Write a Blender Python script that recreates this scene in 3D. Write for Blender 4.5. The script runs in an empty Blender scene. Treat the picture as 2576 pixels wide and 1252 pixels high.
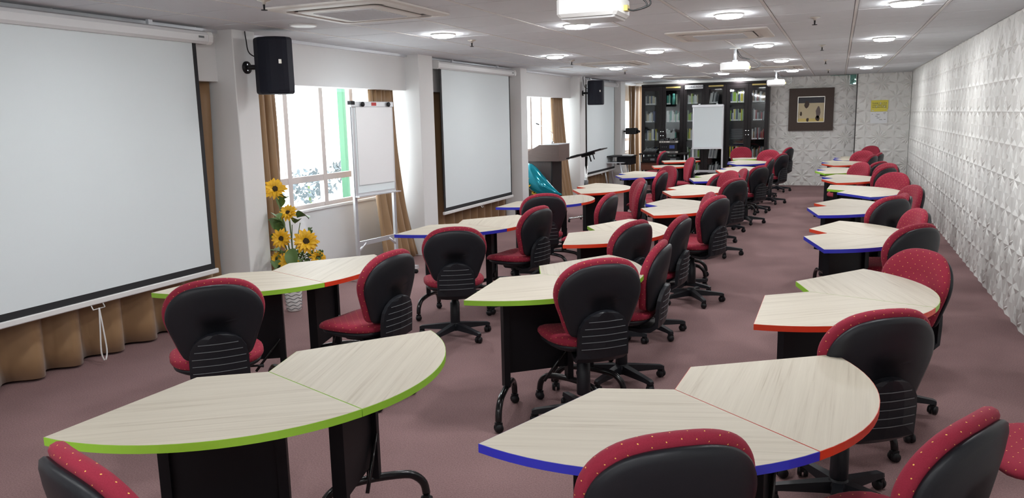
import bpy, bmesh, math, random
from math import sin, cos, radians as RD, pi
from mathutils import Vector as V, Matrix as M
random.seed(7)
S = bpy.context.scene
COL = S.collection
# ------------------------------------------------------------------ camera, world, exposure
FPX, YAW, PITCH, ROLL, CH = 1950.0, RD(-22.8), RD(9.56), RD(1.29), 1.75
fw = V((sin(YAW)*cos(PITCH), cos(YAW)*cos(PITCH), -sin(PITCH)))
rt = V((cos(YAW), -sin(YAW), 0)); dn = fw.cross(rt)
RT = cos(ROLL)*rt + sin(ROLL)*dn
DN = -sin(ROLL)*rt + cos(ROLL)*dn
cam = bpy.data.cameras.new('camera'); cam.sensor_width = 36; cam.lens = FPX/2576*36; cam.clip_end = 200
camo = bpy.data.objects.new('camera', cam); COL.objects.link(camo)
camo.matrix_world = M(((RT.x, -DN.x, -fw.x, 0), (RT.y, -DN.y, -fw.y, 0), (RT.z, -DN.z, -fw.z, CH), (0, 0, 0, 1)))
S.camera = camo
w = bpy.data.worlds.new('world'); S.world = w; w.use_nodes = True
bg = w.node_tree.nodes['Background']; bg.inputs[0].default_value = (0.90, 0.96, 1, 1); bg.inputs[1].default_value = 8.5
S.view_settings.view_transform = 'Standard'; S.view_settings.look = 'None'; S.view_settings.exposure = 0.16
S.view_settings.gamma = 1; S.view_settings.use_curve_mapping = False
LAMP = 116.0                                     # downlight diffuser radiance
def ray(x, y): return ((x-1288)/FPX)*RT + ((y-626)/FPX)*DN + fw
def atz(x, y, z): d = ray(x, y); return V((0, 0, CH)) + d*((z-CH)/d.z)
def aty(x, y, Y): d = ray(x, y); return V((0, 0, CH)) + d*(Y/d.y)
def atx(x, y, X): d = ray(x, y); return V((0, 0, CH)) + d*(X/d.x)
H = 2.57                                        # ceiling height
XC = -4.92                                      # face of the columns
# ------------------------------------------------------------------ materials
MT = {}
def mat(name, col, rough=.6, metal=0, spec=.5, bump=0, bscale=60, var=0, vscale=8, emit=None, est=1, coat=0, sheen=0, stretch=None):
    m = bpy.data.materials.new(name); m.use_nodes = True; MT[name] = m
    nt = m.node_tree; b = nt.nodes['Principled BSDF']
    b.inputs['Base Color'].default_value = (*col, 1); b.inputs['Roughness'].default_value = rough
    b.inputs['Metallic'].default_value = metal; b.inputs['Specular IOR Level'].default_value = spec
    b.inputs['Coat Weight'].default_value = coat; b.inputs['Sheen Weight'].default_value = sheen
    if emit: b.inputs['Emission Color'].default_value = (*emit, 1); b.inputs['Emission Strength'].default_value = est
    if bump or var:
        tc = nt.nodes.new('ShaderNodeTexCoord'); src = tc.outputs['Object']
        if stretch:
            mp = nt.nodes.new('ShaderNodeMapping'); mp.inputs['Scale'].default_value = stretch
            nt.links.new(src, mp.inputs[0]); src = mp.outputs[0]
    if var:
        n = nt.nodes.new('ShaderNodeTexNoise'); n.inputs['Scale'].default_value = vscale; n.inputs['Detail'].default_value = 6
        nt.links.new(src, n.inputs['Vector'])
        mx = nt.nodes.new('ShaderNodeMix'); mx.data_type = 'RGBA'
        mx.inputs[6].default_value = (*[c*(1-var) for c in col], 1); mx.inputs[7].default_value = (*[min(1, c*(1+var)) for c in col], 1)
        nt.links.new(n.outputs[0], mx.inputs[0]); nt.links.new(mx.outputs[2], b.inputs['Base Color'])
    if bump:
        n2 = nt.nodes.new('ShaderNodeTexNoise'); n2.inputs['Scale'].default_value = bscale; n2.inputs['Detail'].default_value = 4
        nt.links.new(src, n2.inputs['Vector'])
        bp = nt.nodes.new('ShaderNodeBump'); bp.inputs['Strength'].default_value = bump; bp.inputs['Distance'].default_value = .01
        nt.links.new(n2.outputs[0], bp.inputs['Height']); nt.links.new(bp.outputs[0], b.inputs['Normal'])
    return m
mat('wall', (.80, .805, .80), .7, var=.02, vscale=2)
mat('panel_white', (.80, .79, .76), .5, var=.03, vscale=3)
mat('ceil_tile', (.70, .73, .77), .85, var=.05, vscale=3, bump=.12, bscale=90)
mat('ceil_bar', (.72, .71, .70), .5)
mat('ceil_dark', (.16, .155, .15), .9)
mat('screen', (.78, .85, .87), .8)
mat('screen_case', (.74, .75, .76), .25, coat=.3)
mat('white_plastic', (.80, .80, .79), .35)
mat('offwhite', (.72, .70, .66), .45)
mat('alu', (.72, .74, .77), .35, metal=.6)
mat('chrome', (.75, .75, .76), .15, metal=1)
mat('black', (.008, .008, .010), .5, spec=.35)
mat('black_border', (.018, .019, .022), .7)
mat('plastic_black', (.011, .012, .016), .45, spec=.35, bump=.05, bscale=300)
mat('plastic_rib', (.17, .18, .19), .5)
mat('metal_black', (.010, .010, .011), .22)
mat('panel_black', (.005, .005, .007), .5, spec=.25)
mat('speaker', (.010, .012, .022), .65, spec=.3, bump=.1, bscale=400)
mat('wood_dark', (.016, .012, .013), .45, spec=.3, var=.2, vscale=6, stretch=(8, 8, .6))
mat('shelf_back', (.012, .011, .012), .7, spec=.2)
mat('lectern', (.125, .085, .075), .42, var=.15, vscale=8, stretch=(1, 1, 8))
mat('lectern_dark', (.085, .06, .055), .4, var=.15, vscale=8, stretch=(8, 8, 1))
mat('frame_wood', (.060, .036, .026), .6, var=.35, vscale=20, stretch=(12, 12, 1.2))
mat('desk_red', (.17, .055, .030), .45, var=.2, vscale=8)
mat('curtain', (.31, .185, .090), .42, sheen=.3, var=.10, vscale=4)
mat('win_frame', (.58, .51, .485), .5)
mat('paper', (.86, .87, .88), .8)
mat('yellow_sign', (.80, .70, .10), .6)
mat('ink', (.05, .05, .06), .6)
mat('red_logo', (.50, .05, .05), .5)
mat('edge_green', (.30, .58, .045), .38)
mat('edge_red', (.72, .055, .018), .38)
mat('edge_blue', (.030, .035, .48), .38)
mat('petal', (.92, .50, .015), .5, var=.18, vscale=14)
mat('flower_disc', (.045, .028, .010), .9, bump=.6, bscale=160)
mat('leaf', (.10, .18, .045), .5, var=.35, vscale=12)
mat('stem', (.10, .15, .04), .6)
mat('vase', (.82, .82, .80), .35)
mat('vase_line', (.16, .16, .17), .6)
mat('turquoise', (.0, .30, .40), .12, metal=.45, coat=.6)
mat('star_yellow', (.85, .60, .02), .4)
mat('post_green', (.035, .12, .065), .6)
mat('bush', (.085, .105, .115), .8, var=.3, vscale=6)
mat('ground', (.75, .75, .73), .8)
mat('art_cream', (.62, .52, .33), .5)
mat('silver', (.62, .60, .55), .3, metal=.7)
mat('gold', (.55, .42, .14), .4, metal=.3)
mat('blue_label', (.04, .08, .32), .5)
mat('lamp_rim', (.80, .80, .80), .4)
mat('diffuser', (1, 1, 1), .5, emit=(.97, .99, 1), est=LAMP)
mat('cable', (.012, .012, .013), .5)
BOOKC = {'white': (.66, .68, .68), 'pale green': (.42, .52, .40), 'lime green': (.33, .55, .05), 'navy': (.035, .06, .16), 'blue': (.10, .20, .50),
         'grey': (.30, .33, .35), 'cream': (.58, .52, .38), 'yellow': (.70, .62, .05), 'dark red': (.25, .03, .04), 'teal': (.06, .26, .22), 'dark grey': (.07, .08, .09), 'brown': (.22, .15, .08)}
for k, c in BOOKC.items(): mat('book_'+k, c, .55)

def m_carpet():
    m = mat('carpet', (.2, .1, .1), .95, spec=.1); nt = m.node_tree; b = nt.nodes['Principled BSDF']; L = nt.links.new
    tc = nt.nodes.new('ShaderNodeTexCoord')
    a = nt.nodes.new('ShaderNodeTexNoise'); a.inputs['Scale'].default_value = 130; a.inputs['Detail'].default_value = 5; a.inputs['Roughness'].default_value = .75
    c = nt.nodes.new('ShaderNodeTexNoise'); c.inputs['Scale'].default_value = 1.1; c.inputs['Detail'].default_value = 3
    d = nt.nodes.new('ShaderNodeTexNoise'); d.inputs['Scale'].default_value = 420; d.inputs['Detail'].default_value = 2
    for n in (a, c, d): L(tc.outputs['Object'], n.inputs['Vector'])
    r = nt.nodes.new('ShaderNodeValToRGB'); e = r.color_ramp.elements
    e[0].position = .30; e[0].color = (.175, .106, .107, 1); e[1].position = .72; e[1].color = (.36, .228, .222, 1)
    L(a.outputs[0], r.inputs[0])
    mx = nt.nodes.new('ShaderNodeMix'); mx.data_type = 'RGBA'; mx.blend_type = 'MULTIPLY'; mx.inputs[0].default_value = 1
    r2 = nt.nodes.new('ShaderNodeValToRGB'); e = r2.color_ramp.elements
    e[0].position = .3; e[0].color = (.86, .86, .86, 1); e[1].position = .7; e[1].color = (1.12, 1.12, 1.12, 1)
    L(c.outputs[0], r2.inputs[0]); L(r.outputs[0], mx.inputs[6]); L(r2.outputs[0], mx.inputs[7]); L(mx.outputs[2], b.inputs['Base Color'])
    bp = nt.nodes.new('ShaderNodeBump'); bp.inputs['Strength'].default_value = .35; bp.inputs['Distance'].default_value = .006
    L(d.outputs[0], bp.inputs['Height']); L(bp.outputs[0], b.inputs['Normal'])
m_carpet()
def m_wood():
    m = mat('wood_top', (.6, .5, .4), .5, spec=.3); nt = m.node_tree; b = nt.nodes['Principled BSDF']; L = nt.links.new
    tc = nt.nodes.new('ShaderNodeTexCoord'); oi = nt.nodes.new('ShaderNodeObjectInfo')
    ad = nt.nodes.new('ShaderNodeVectorMath'); ad.operation = 'ADD'
    sc = nt.nodes.new('ShaderNodeVectorMath'); sc.operation = 'SCALE'; sc.inputs['Scale'].default_value = 17
    L(oi.outputs['Random'], sc.inputs[0]); L(tc.outputs['Object'], ad.inputs[0]); L(sc.outputs[0], ad.inputs[1])
    mp = nt.nodes.new('ShaderNodeMapping'); mp.inputs['Scale'].default_value = (46, 1.2, 1); L(ad.outputs[0], mp.inputs[0])
    a = nt.nodes.new('ShaderNodeTexNoise'); a.inputs['Scale'].default_value = 1; a.inputs['Detail'].default_value = 5; a.inputs['Distortion'].default_value = .6
    L(mp.outputs[0], a.inputs['Vector'])
    mp2 = nt.nodes.new('ShaderNodeMapping'); mp2.inputs['Scale'].default_value = (260, 5, 1); L(ad.outputs[0], mp2.inputs[0])
    a2 = nt.nodes.new('ShaderNodeTexNoise'); a2.inputs['Scale'].default_value = 1; a2.inputs['Detail'].default_value = 3; L(mp2.outputs[0], a2.inputs['Vector'])
    mm = nt.nodes.new('ShaderNodeMath'); mm.operation = 'MULTIPLY_ADD'; mm.inputs[1].default_value = .35; L(a2.outputs[0], mm.inputs[0]); L(a.outputs[0], mm.inputs[2])
    r = nt.nodes.new('ShaderNodeValToRGB'); e = r.color_ramp.elements
    e[0].position = .42; e[0].color = (.40, .345, .265, 1); e[1].position = .85; e[1].color = (.54, .49, .40, 1)
    x = e.new(.58); x.color = (.495, .445, .36, 1)
    L(mm.outputs[0], r.inputs[0]); L(r.outputs[0], b.inputs['Base Color'])
m_wood()
def m_fabric(name, su=.054, sv=.027, rad=.0021):
    m = mat(name, (.30, .022, .050), .85, spec=.25, sheen=.04); nt = m.node_tree; b = nt.nodes['Principled BSDF']; L = nt.links.new
    tc = nt.nodes.new('ShaderNodeTexCoord'); sp = nt.nodes.new('ShaderNodeSeparateXYZ'); L(tc.outputs['UV'], sp.inputs[0])
    def mth(op, a, b_=None, c=None):
        n = nt.nodes.new('ShaderNodeMath'); n.operation = op
        for i, v in enumerate((a, b_, c)):
            if v is None: continue
            if isinstance(v, (int, float)): n.inputs[i].default_value = v
            else: L(v, n.inputs[i])
        return n.outputs[0]
    vq = mth('DIVIDE', sp.outputs[1], sv); row = mth('FLOOR', vq)
    off = mth('MULTIPLY', mth('FLOORED_MODULO', row, 2), .5)
    uq = mth('ADD', mth('DIVIDE', sp.outputs[0], su), off)
    du = mth('MULTIPLY', mth('SUBTRACT', mth('FRACT', uq), .5), su); dv = mth('MULTIPLY', mth('SUBTRACT', mth('FRACT', vq), .5), sv)
    d2 = mth('ADD', mth('MULTIPLY', du, du), mth('MULTIPLY', dv, dv))
    dot = mth('LESS_THAN', d2, rad*rad)
    n = nt.nodes.new('ShaderNodeTexNoise'); n.inputs['Scale'].default_value = 300; L(tc.outputs['Object'], n.inputs['Vector'])
    r = nt.nodes.new('ShaderNodeMix'); r.data_type = 'RGBA'; r.inputs[6].default_value = (.24, .014, .034, 1); r.inputs[7].default_value = (.34, .028, .056, 1); L(n.outputs[0], r.inputs[0])
    r2 = nt.nodes.new('ShaderNodeMix'); r2.data_type = 'RGBA'; r2.inputs[7].default_value = (.85, .50, .12, 1); L(dot, r2.inputs[0]); L(r.outputs[2], r2.inputs[6])
    L(r2.outputs[2], b.inputs['Base Color'])
    bp = nt.nodes.new('ShaderNodeBump'); bp.inputs['Strength'].default_value = .2; bp.inputs['Distance'].default_value = .002; L(n.outputs[0], bp.inputs['Height']); L(bp.outputs[0], b.inputs['Normal'])
m_fabric('fabric')
def m_glass(name, tint, refl, const=False):
    m = bpy.data.materials.new(name); m.use_nodes = True; MT[name] = m; nt = m.node_tree
    nt.nodes.remove(nt.nodes['Principled BSDF']); o = nt.nodes['Material Output']
    t = nt.nodes.new('ShaderNodeBsdfTransparent'); t.inputs[0].default_value = (*tint, 1)
    g = nt.nodes.new('ShaderNodeBsdfGlossy'); g.inputs['Roughness'].default_value = .03
    lw = nt.nodes.new('ShaderNodeLayerWeight'); lw.inputs[0].default_value = refl
    mx = nt.nodes.new('ShaderNodeMixShader'); (nt.links.new(lw.outputs['Fresnel'], mx.inputs[0]) if not const else None); mx.inputs[0].default_value = refl if const else .5; nt.links.new(t.outputs[0], mx.inputs[1]); nt.links.new(g.outputs[0], mx.inputs[2]); nt.links.new(mx.outputs[0], o.inputs[0])
m_glass('glass', (.97, .98, .98), .04, True); m_glass('glass_door', (.93, .95, .95), .05, True); m_glass('glass_teal', (.55, .80, .75), .3)

# ------------------------------------------------------------------ mesh builder
class B:
    def __init__(s): s.v = []; s.f = []; s.sm = []; s.uv = None
    def add(s, vs, fs, smooth=False):
        o = len(s.v); s.v += [tuple(p) for p in vs]; s.f += [tuple(i+o for i in f) for f in fs]; s.sm += [smooth]*len(fs); return s
    def box(s, x0, x1, y0, y1, z0, z1):
        vs = [(x, y, z) for z in (z0, z1) for y in (y0, y1) for x in (x0, x1)]
        return s.add(vs, [(0, 2, 3, 1), (4, 5, 7, 6), (0, 1, 5, 4), (2, 6, 7, 3), (0, 4, 6, 2), (1, 3, 7, 5)])
    def bbox(s, x0, x1, y0, y1, z0, z1, b=.01):           # box with chamfered upright and top edges
        def ring(d, z): return [(x0+d+b, y0+d, z), (x1-d-b, y0+d, z), (x1-d, y0+d+b, z), (x1-d, y1-d-b, z), (x1-d-b, y1-d, z), (x0+d+b, y1-d, z), (x0+d, y1-d-b, z), (x0+d, y0+d+b, z)]
        return s.rings([ring(b*.7, z0), ring(0, z0+b), ring(0, z1-b), ring(b*.7, z1)], cap=True)
    def rings(s, rs, cap=True, closed=True, smooth=False):
        n = len(rs[0]); vs = [p for r in rs for p in r]; fs = []
        for i in range(len(rs)-1):
            for j in range(n if closed else n-1):
                k = (j+1) % n; fs.append((i*n+j, i*n+k, (i+1)*n+k, (i+1)*n+j))
        if cap: fs.append(tuple(reversed(range(n)))); fs.append(tuple((len(rs)-1)*n+j for j in range(n)))
        return s.add(vs, fs, smooth)
    def tube(s, path, r, n=8, cap=True):
        P = [V(p) for p in path]; rs = []; up = V((0, 0, 1))
        rr = r if isinstance(r, (list, tuple)) else [r]*len(P)
        a = None
        for i, p in enumerate(P):
            d = ((P[min(i+1, len(P)-1)]-p).normalized() + (p-P[max(i-1, 0)]).normalized())
            if d.length < 1e-6: d = P[min(i+1, len(P)-1)]-P[max(i-1, 0)]
            d.normalize()
            if a is None: a = d.cross(up if abs(d.z) < .9 else V((1, 0, 0))).normalized()
            else: a = (a-d*a.dot(d)).normalized()
            b = d.cross(a); rs.append([p+rr[i]*(cos(2*pi*k/n)*a+sin(2*pi*k/n)*b) for k in range(n)])
        return s.rings(rs, cap, smooth=True)
    def cyl(s, p0, p1, r0, r1=None, n=16): return s.tube([p0, p1], [r0, r0 if r1 is None else r1], n)
    def lathe(s, prof, n=20, c=(0, 0, 0)):
        rs = [[(c[0]+r*cos(2*pi*k/n), c[1]+r*sin(2*pi*k/n), c[2]+z) for k in range(n)] for r, z in prof]
        return s.rings(rs, True, smooth=True)
    def prism(s, poly, z0, z1):                            # polygon in xy
        n = len(poly); vs = [(x, y, z0) for x, y in poly]+[(x, y, z1) for x, y in poly]
        fs = [tuple(reversed(range(n))), tuple(range(n, 2*n))]+[(i, (i+1) % n, n+(i+1) % n, n+i) for i in range(n)]
        return s.add(vs, fs)
    def tf(s, mtx): s.v = [tuple(mtx @ V(p)) for p in s.v]; return s
    def mesh(s, name, m):
        me = bpy.data.meshes.new(name); me.from_pydata(s.v, [], s.f); me.polygons.foreach_set('use_smooth', s.sm)
        me.materials.append(MT[m]); me.update()
        if s.uv:
            ul = me.uv_layers.new(name='UVMap')
            for lp in me.loops: ul.data[lp.index].uv = s.uv[lp.vertex_index]
        bm = bmesh.new(); bm.from_mesh(me); bmesh.ops.recalc_face_normals(bm, faces=bm.faces); bm.to_mesh(me); bm.free()
        return me
def link(name, data, parent=None, loc=None, rot=None):
    o = bpy.data.objects.new(name, data); COL.objects.link(o)
    if parent: o.parent = parent
    if loc is not None: o.location = loc
    if rot is not None: o.rotation_euler = rot
    return o
def obj(name, b, m, parent=None, loc=None, rot=None): return link(name, b.mesh(name, m), parent, loc, rot)
def tag(o, label, cat, group=None):
    o['label'] = label; o['category'] = cat
    if group: o['group'] = group
    return o
def struct(name, b, m): o = obj(name, b, m); o['kind'] = 'structure'; return o
def thing(name, label, cat, loc=(0, 0, 0), rz=0, group=None):
    o = link(name, None, None, loc, (0, 0, rz)); o.empty_display_size = .1
    return tag(o, label, cat, group)
def dup(root, loc=None, rz=None, label=None, group=None):
    def cp(o, p):
        c = o.copy(); COL.objects.link(c)
        if p: c.parent = p
        for ch in KIDS[o.name]: cp(ch, c)
        return c
    c = cp(root, None)
    if loc is not None: c.location = loc
    if rz is not None: c.rotation_euler = (0, 0, rz)
    if label: c['label'] = label
    if group: c['group'] = group
    return c
KIDS = {}
def index(root):
    KIDS[root.name] = [o for o in bpy.data.objects if o.parent == root]
    for c in KIDS[root.name]: index(c)
def smooth(pts, n=6):                                     # Catmull-Rom
    P = [V(p) for p in pts]; out = []
    for i in range(len(P)-1):
        a, b, c, d = P[max(i-1, 0)], P[i], P[i+1], P[min(i+2, len(P)-1)]
        for k in range(n):
            t = k/n; out.append(.5*((2*b)+(c-a)*t+(2*a-5*b+4*c-d)*t*t+(3*b-a-3*c+d)*t**3))
    return out+[P[-1]]

# ------------------------------------------------------------------ the room
Y0, YB, YP = -3.0, 19.93, 19.62                           # room behind the camera, rear wall, front of the boxed-out part
XL = -5.5
def xr(y): return 1.395+.0035*(y-6)
struct('floor', B().box(-6.2, 1.9, Y0-.2, 21.2, -.12, 0), 'carpet')
ceil = struct('ceiling', B().box(-6.2, 1.9, Y0-.2, 21.2, H+.02, H+.2), 'ceil_dark')
# tiles of the suspended ceiling, each a slab, in a grid of bars running down the room
TS, TX0, TY0 = .662, .09, 6.58
tile = B().rings([[(x, y, z) for x, y in ((.013+d, .004+d), (TS-.013-d, .004+d), (TS-.013-d, TS-.004-d), (.013+d, TS-.004-d))] for d, z in ((.006, 0), (0, .007), (0, .018))]).mesh('ceiling_tile', 'ceil_tile')
for i in range(-8, 2):
    for j in range(-5, 22):
        x, y = TX0+i*TS, TY0+j*TS
        if y+TS > YB+.3: continue
        link('ceiling_tile', tile, ceil, (x, y, H+random.uniform(0, .0025)))
bar = B().box(-.011, .011, Y0, YB, H-.001, H+.018)
barm = bar.mesh('grid_bar', 'ceil_bar')
for i in range(-8, 3): link('grid_bar', barm, ceil, (TX0+i*TS, 0, 0))
obj('edge_strip', B().box(TX0+2*TS, 1.6, Y0, YB, H, H+.02), 'ceil_tile', ceil)

# walls
wr = struct('wall_right', B().prism([(xr(Y0)+.022, Y0), (1.85, Y0), (1.85, 20.2), (xr(20.2)+.022, 20.2)], 0, H+.02), 'panel_white')
wb = struct('wall_back', B().box(-4.66, .36, YB+.022, YB+.3, 0, H+.02), 'panel_white')
wb2 = struct('wall_back_boxed', B().box(.36, 1.5, YP+.022, YB+.3, 0, H+.02), 'panel_white')
struct('wall_back_alcove', B().box(-5.7, -4.6, 20.95, 21.15, 0, H+.02), 'wall')
struct('wall_front', B().box(-6, 1.85, Y0-.15, Y0, 0, H+.02), 'wall')
# relief panel: interlocking eight-pointed stars of ridged petals
def star_panel(s, h=.021):
    b = B(); q = s/2
    b.add([(-q, 0, -q), (q, 0, -q), (q, 0, q), (-q, 0, q)], [(0, 1, 2, 3)])
    e = .004
    for a, c in (((-q, -q), (q, -q)), ((q, -q), (q, q)), ((q, q), (-q, q)), ((-q, q), (-q, -q))):
        b.add([(a[0], 0, a[1]), (c[0], 0, c[1]), (c[0], .022, c[1]), (a[0], .022, a[1])], [(0, 1, 2, 3)])
    def petal(cx, cz, ang, r0, r1, wd, half=0):
        d = V((cos(ang), 0, sin(ang))); n = V((-sin(ang), 0, cos(ang))); c = V((cx, 0, cz))
        a = c+d*r0; t = c+d*r1; mid = c+d*(r0+(r1-r0)*.55); pk = mid+V((0, -h, 0))
        L_, R_ = mid+n*wd, mid-n*wd
        if half >= 0: b.add([a, L_, t, pk], [(0, 1, 3), (1, 2, 3)])
        if half <= 0: b.add([a, R_, t, pk], [(0, 3, 1), (1, 3, 2)])
    for k in range(8):
        petal(0, 0, k*pi/4, .0, q*(.94 if k % 2 == 0 else .68), q*.17)
    for sx in (-1, 1):
        for sz in (-1, 1):
            cx, cz = sx*q, sz*q; base = math.atan2(-sz, -sx)
            petal(cx, cz, base, 0, q*.70, q*.17)
            petal(cx, cz, base+pi/8*.98, q*.04, q*.62, q*.08); petal(cx, cz, base-pi/8*.98, q*.04, q*.62, q*.08)
            for da in (pi/4, -pi/4):
                petal(cx, cz, base+da, 0, q*.94, q*.16, half=(-1 if da > 0 else 1))
    return b
def clip_mesh(b, name, m, zmin=None, zmax=None, xmin=None, xmax=None):
    me = b.mesh(name, m); bm = bmesh.new(); bm.from_mesh(me)
    for co, no in ((zmin and (0, 0, zmin), (0, 0, -1)), (zmax and (0, 0, zmax), (0, 0, 1)), (xmin and (xmin, 0, 0), (-1, 0, 0)), (xmax and (xmax, 0, 0), (1, 0, 0))):
        if co:
            bmesh.ops.bisect_plane(bm, geom=bm.verts[:]+bm.edges[:]+bm.faces[:], plane_co=co, plane_no=no, clear_outer=True)
    bm.to_mesh(me); bm.free(); return me
SR, SB = .57, .603
pm = star_panel(SR-.0015, .015).mesh('wall_panel', 'panel_white')
ptop = clip_mesh(star_panel(SR-.0015, .015), 'wall_panel', 'panel_white', zmax=H-.002-(SR*4.5))
ang = math.atan(.0035)
for j in range(-9, 24):
    yc = 7.77+SR*(j+.5)-.03
    if yc+SR/2 > YP-.02: continue
    for i in range(5):
        # panels face into the room (-x): local -y -> -x
        link('wall_panel', ptop if i == 4 else pm, wr, (xr(yc), yc, SR*(i+.5)), (0, 0, -pi/2-ang))
def back_panels(par, xs, y):
    for k in range(len(xs)):
        for i in range(5):
            zc = .237+SB*i; kw = {}
            x0, x1 = xs[k][1], xs[k][2]
            if i == 0: kw['zmin'] = -zc+.001
            if i == 4: kw['zmax'] = H-.002-zc
            if x0 is not None: kw['xmin'] = x0
            if x1 is not None: kw['xmax'] = x1
            key = (round(x0 or 9, 3), round(x1 or 9, 3), i if i in (0, 4) else 1)
            if key not in PC: PC[key] = clip_mesh(star_panel(SB-.0015, .030), 'wall_panel', 'panel_white', **kw)
            link('wall_panel', PC[key], par, (xs[k][0], y, zc))
PC = {}
back_panels(wb, [(-1.37, -.19, None), (-1.37+SB, None, None), (-1.37+2*SB, None, None), (-1.37+3*SB, None, .36-(-1.37+3*SB)-.005)], YB)
back_panels(wb2, [(.55, -.19, None), (.55+SB, None, None)], YP)
struct('trim_1', B().box(.346, .361, YP-.002, YB+.01, 0, H), 'wood_dark')

# left side: columns, bulkheads, sill walls, curtain bays
COLS = [(2.05, 2.42), (5.51, 5.80), (8.80, 9.17), (12.24, 12.52), (15.47, 15.85), (18.76, 19.18)]
for k, (a, b_) in enumerate(COLS):
    struct('column_%d' % (k+1), B().bbox(XL-.2, XC, a, b_, 0, H+.02, .006), 'wall')
bays = [(Y0, COLS[0][0])]+[(COLS[k][1], COLS[k+1][0]) for k in range(5)]+[(COLS[5][1], 20.95)]
for k, (a, b_) in enumerate(bays):
    struct('wall_left_bulkhead_%d' % (k+1), B().box(-5.3, -5.12, a, b_, 2.13, H+.02), 'wall')
    struct('curtain_trough_%d' % (k+1), B().box(-5.13, -5.08, a, b_, H-.028, H+.02), 'alu')
WB = {2: (5.80, 8.80), 4: (12.52, 15.47), 6: (19.18, 20.95)}
for k, (a, b_) in enumerate(bays):
    X = XL if k != 6 else -5.2
    if k in WB:
        struct('wall_left_%d' % (k+1), B().box(X-.2, X, a, b_, 0, .78), 'wall')
        struct('wall_left_head_%d' % (k+1), B().box(X-.2, X, a, b_, 2.24, H+.02), 'wall')
        struct('sill_%d' % (k+1), B().box(X-.2, X+.03, a, b_, .765, .79), 'white_plastic')
    else:
        struct('wall_left_%d' % (k+1), B().box(XL-.2, XL, a, b_, 0, H+.02), 'wall')
# windows
def window(n, X, a, b_, mull):
    z0, z1, zt = .79, 2.24, 1.12
    fr = B(); fr.box(X-.09, X-.04, a, b_, z0, z0+.045); fr.box(X-.09, X-.04, a, b_, z1-.045, z1)
    fr.box(X-.09, X-.04, a, a+.045, z0, z1); fr.box(X-.09, X-.04, b_-.045, b_, z0, z1)
    o = obj('window_%d' % n, fr, 'win_frame'); o['kind'] = 'structure'
    ys = [a+.045]+mull+[b_-.045]
    for y in mull: obj('mullion', B().box(X-.095, X-.035, y-.036, y+.036, z0, z1), 'win_frame', o)
    for i in range(len(ys)-1):
        y0_, y1_ = ys[i]+(.036 if i else 0), ys[i+1]-(.036 if i < len(ys)-2 else 0)
        obj('transom', B().box(X-.092, X-.038, y0_, y1_, zt-.035, zt+.035), 'win_frame', o)
        for c, d in ((z0+.045, zt-.035), (zt+.035, z1-.045)):
            obj('pane', B().box(X-.068, X-.062, y0_, y1_, c, d), 'glass', o)
window(1, XL, 5.80, 8.80, [6.30, 6.93, 7.57, 8.18])
window(2, XL, 12.52, 15.47, [13.1, 13.7, 14.28, 14.85])
window(3, -5.2, 19.18, 20.95, [19.75, 20.35])
# outside
struct('ground_outside', B().box(-40, -5.75, -20, 45, -.6, -.5), 'ground')
tag(obj('green_post', B().bbox(-9.1, -8.95, 12.95, 13.2, -.5, 6, .02), 'post_green'), 'pale green post standing outside the window beside the flip chart', 'post')
def bush(c, r, n, label):
    b = B(); rnd = random.Random(int(c[1]*100))
    for _ in range(n):
        d = V((rnd.gauss(0, 1), rnd.gauss(0, 1), rnd.gauss(0, 1))).normalized()*r*rnd.uniform(.5, 1)
        p = V(c)+V((d.x, d.y, d.z*.6)); u = V((rnd.gauss(0, 1), rnd.gauss(0, 1), rnd.gauss(0, 1))).normalized()*.07; v_ = u.orthogonal().normalized()*.03
        b.add([p-u, p+v_, p+u, p-v_], [(0, 1, 2, 3)])
    t = thing('bush', label, 'bush', (c[0], c[1], -.5)); o = obj('foliage', b, 'bush', t, (-c[0], -c[1], .5)); o['kind'] = 'stuff'
    obj('trunk', B().tube([(0, 0, 0), (.02, .02, .5), (0, 0, c[2]+.5)], [.05, .04, .02]), 'stem', t)
bush((-9.4, 12.3, .55), .55, 300, 'hazy grey bush outside the window, left of the green post')
bush((-9.7, 14.0, .7), .4, 160, 'small hazy bush outside the window, right of the green post')

# ------------------------------------------------------------------ downlights and ceiling gear
lx = [.44, -.89, -2.23, -3.59]; ly = [-2.6, .55, 3.73, 6.93, 10.2, 13.35, 16.7, 19.55]
lamp0 = thing('ceiling_downlight', 'round glowing white downlight recessed in the ceiling grid', 'ceiling light', (0, 0, H), 0, 'round ceiling downlights')
obj('rim', B().lathe([(.108, .004), (.122, .004), (.122, -.008), (.112, -.014), (.108, -.004)], 24), 'lamp_rim', lamp0)
obj('diffuser', B().lathe([(.002, -.034), (.07, -.033), (.10, -.028), (.112, -.014), (.112, .0), (.002, .001)], 24), 'diffuser', lamp0)
index(lamp0); first = True
for y in ly:
    for x in lx:
        if y > 19 and x > -2: continue
        if first: lamp0.location = (x, y, H); first = False
        else: dup(lamp0, (x, y, H), 0)
sp0 = thing('fire_sprinkler', 'small dark fire sprinkler head hanging from the ceiling', 'sprinkler', (0, 0, H), 0, 'ceiling sprinkler heads')
obj('escutcheon', B().lathe([(.045, 0), (.045, -.006), (.014, -.016), (.012, -.03)], 14), 'silver', sp0)
obj('deflector', B().lathe([(.008, -.028), (.006, -.062), (.022, -.064), (.022, -.068), (.004, -.07)], 12), 'black', sp0)
index(sp0); first = True
for x, y in [(-3.6, 4.36), (-3.6, 7.6), (-.235, 7.56), (-.235, 10.74), (-.24, 13.83), (-.24, 17.0), (-3.65, 11.1), (-3.65, 14.2), (-1.9, 4.4)]:
    if first: sp0.location = (x, y, H); first = False
    else: dup(sp0, (x, y, H), 0)
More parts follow.
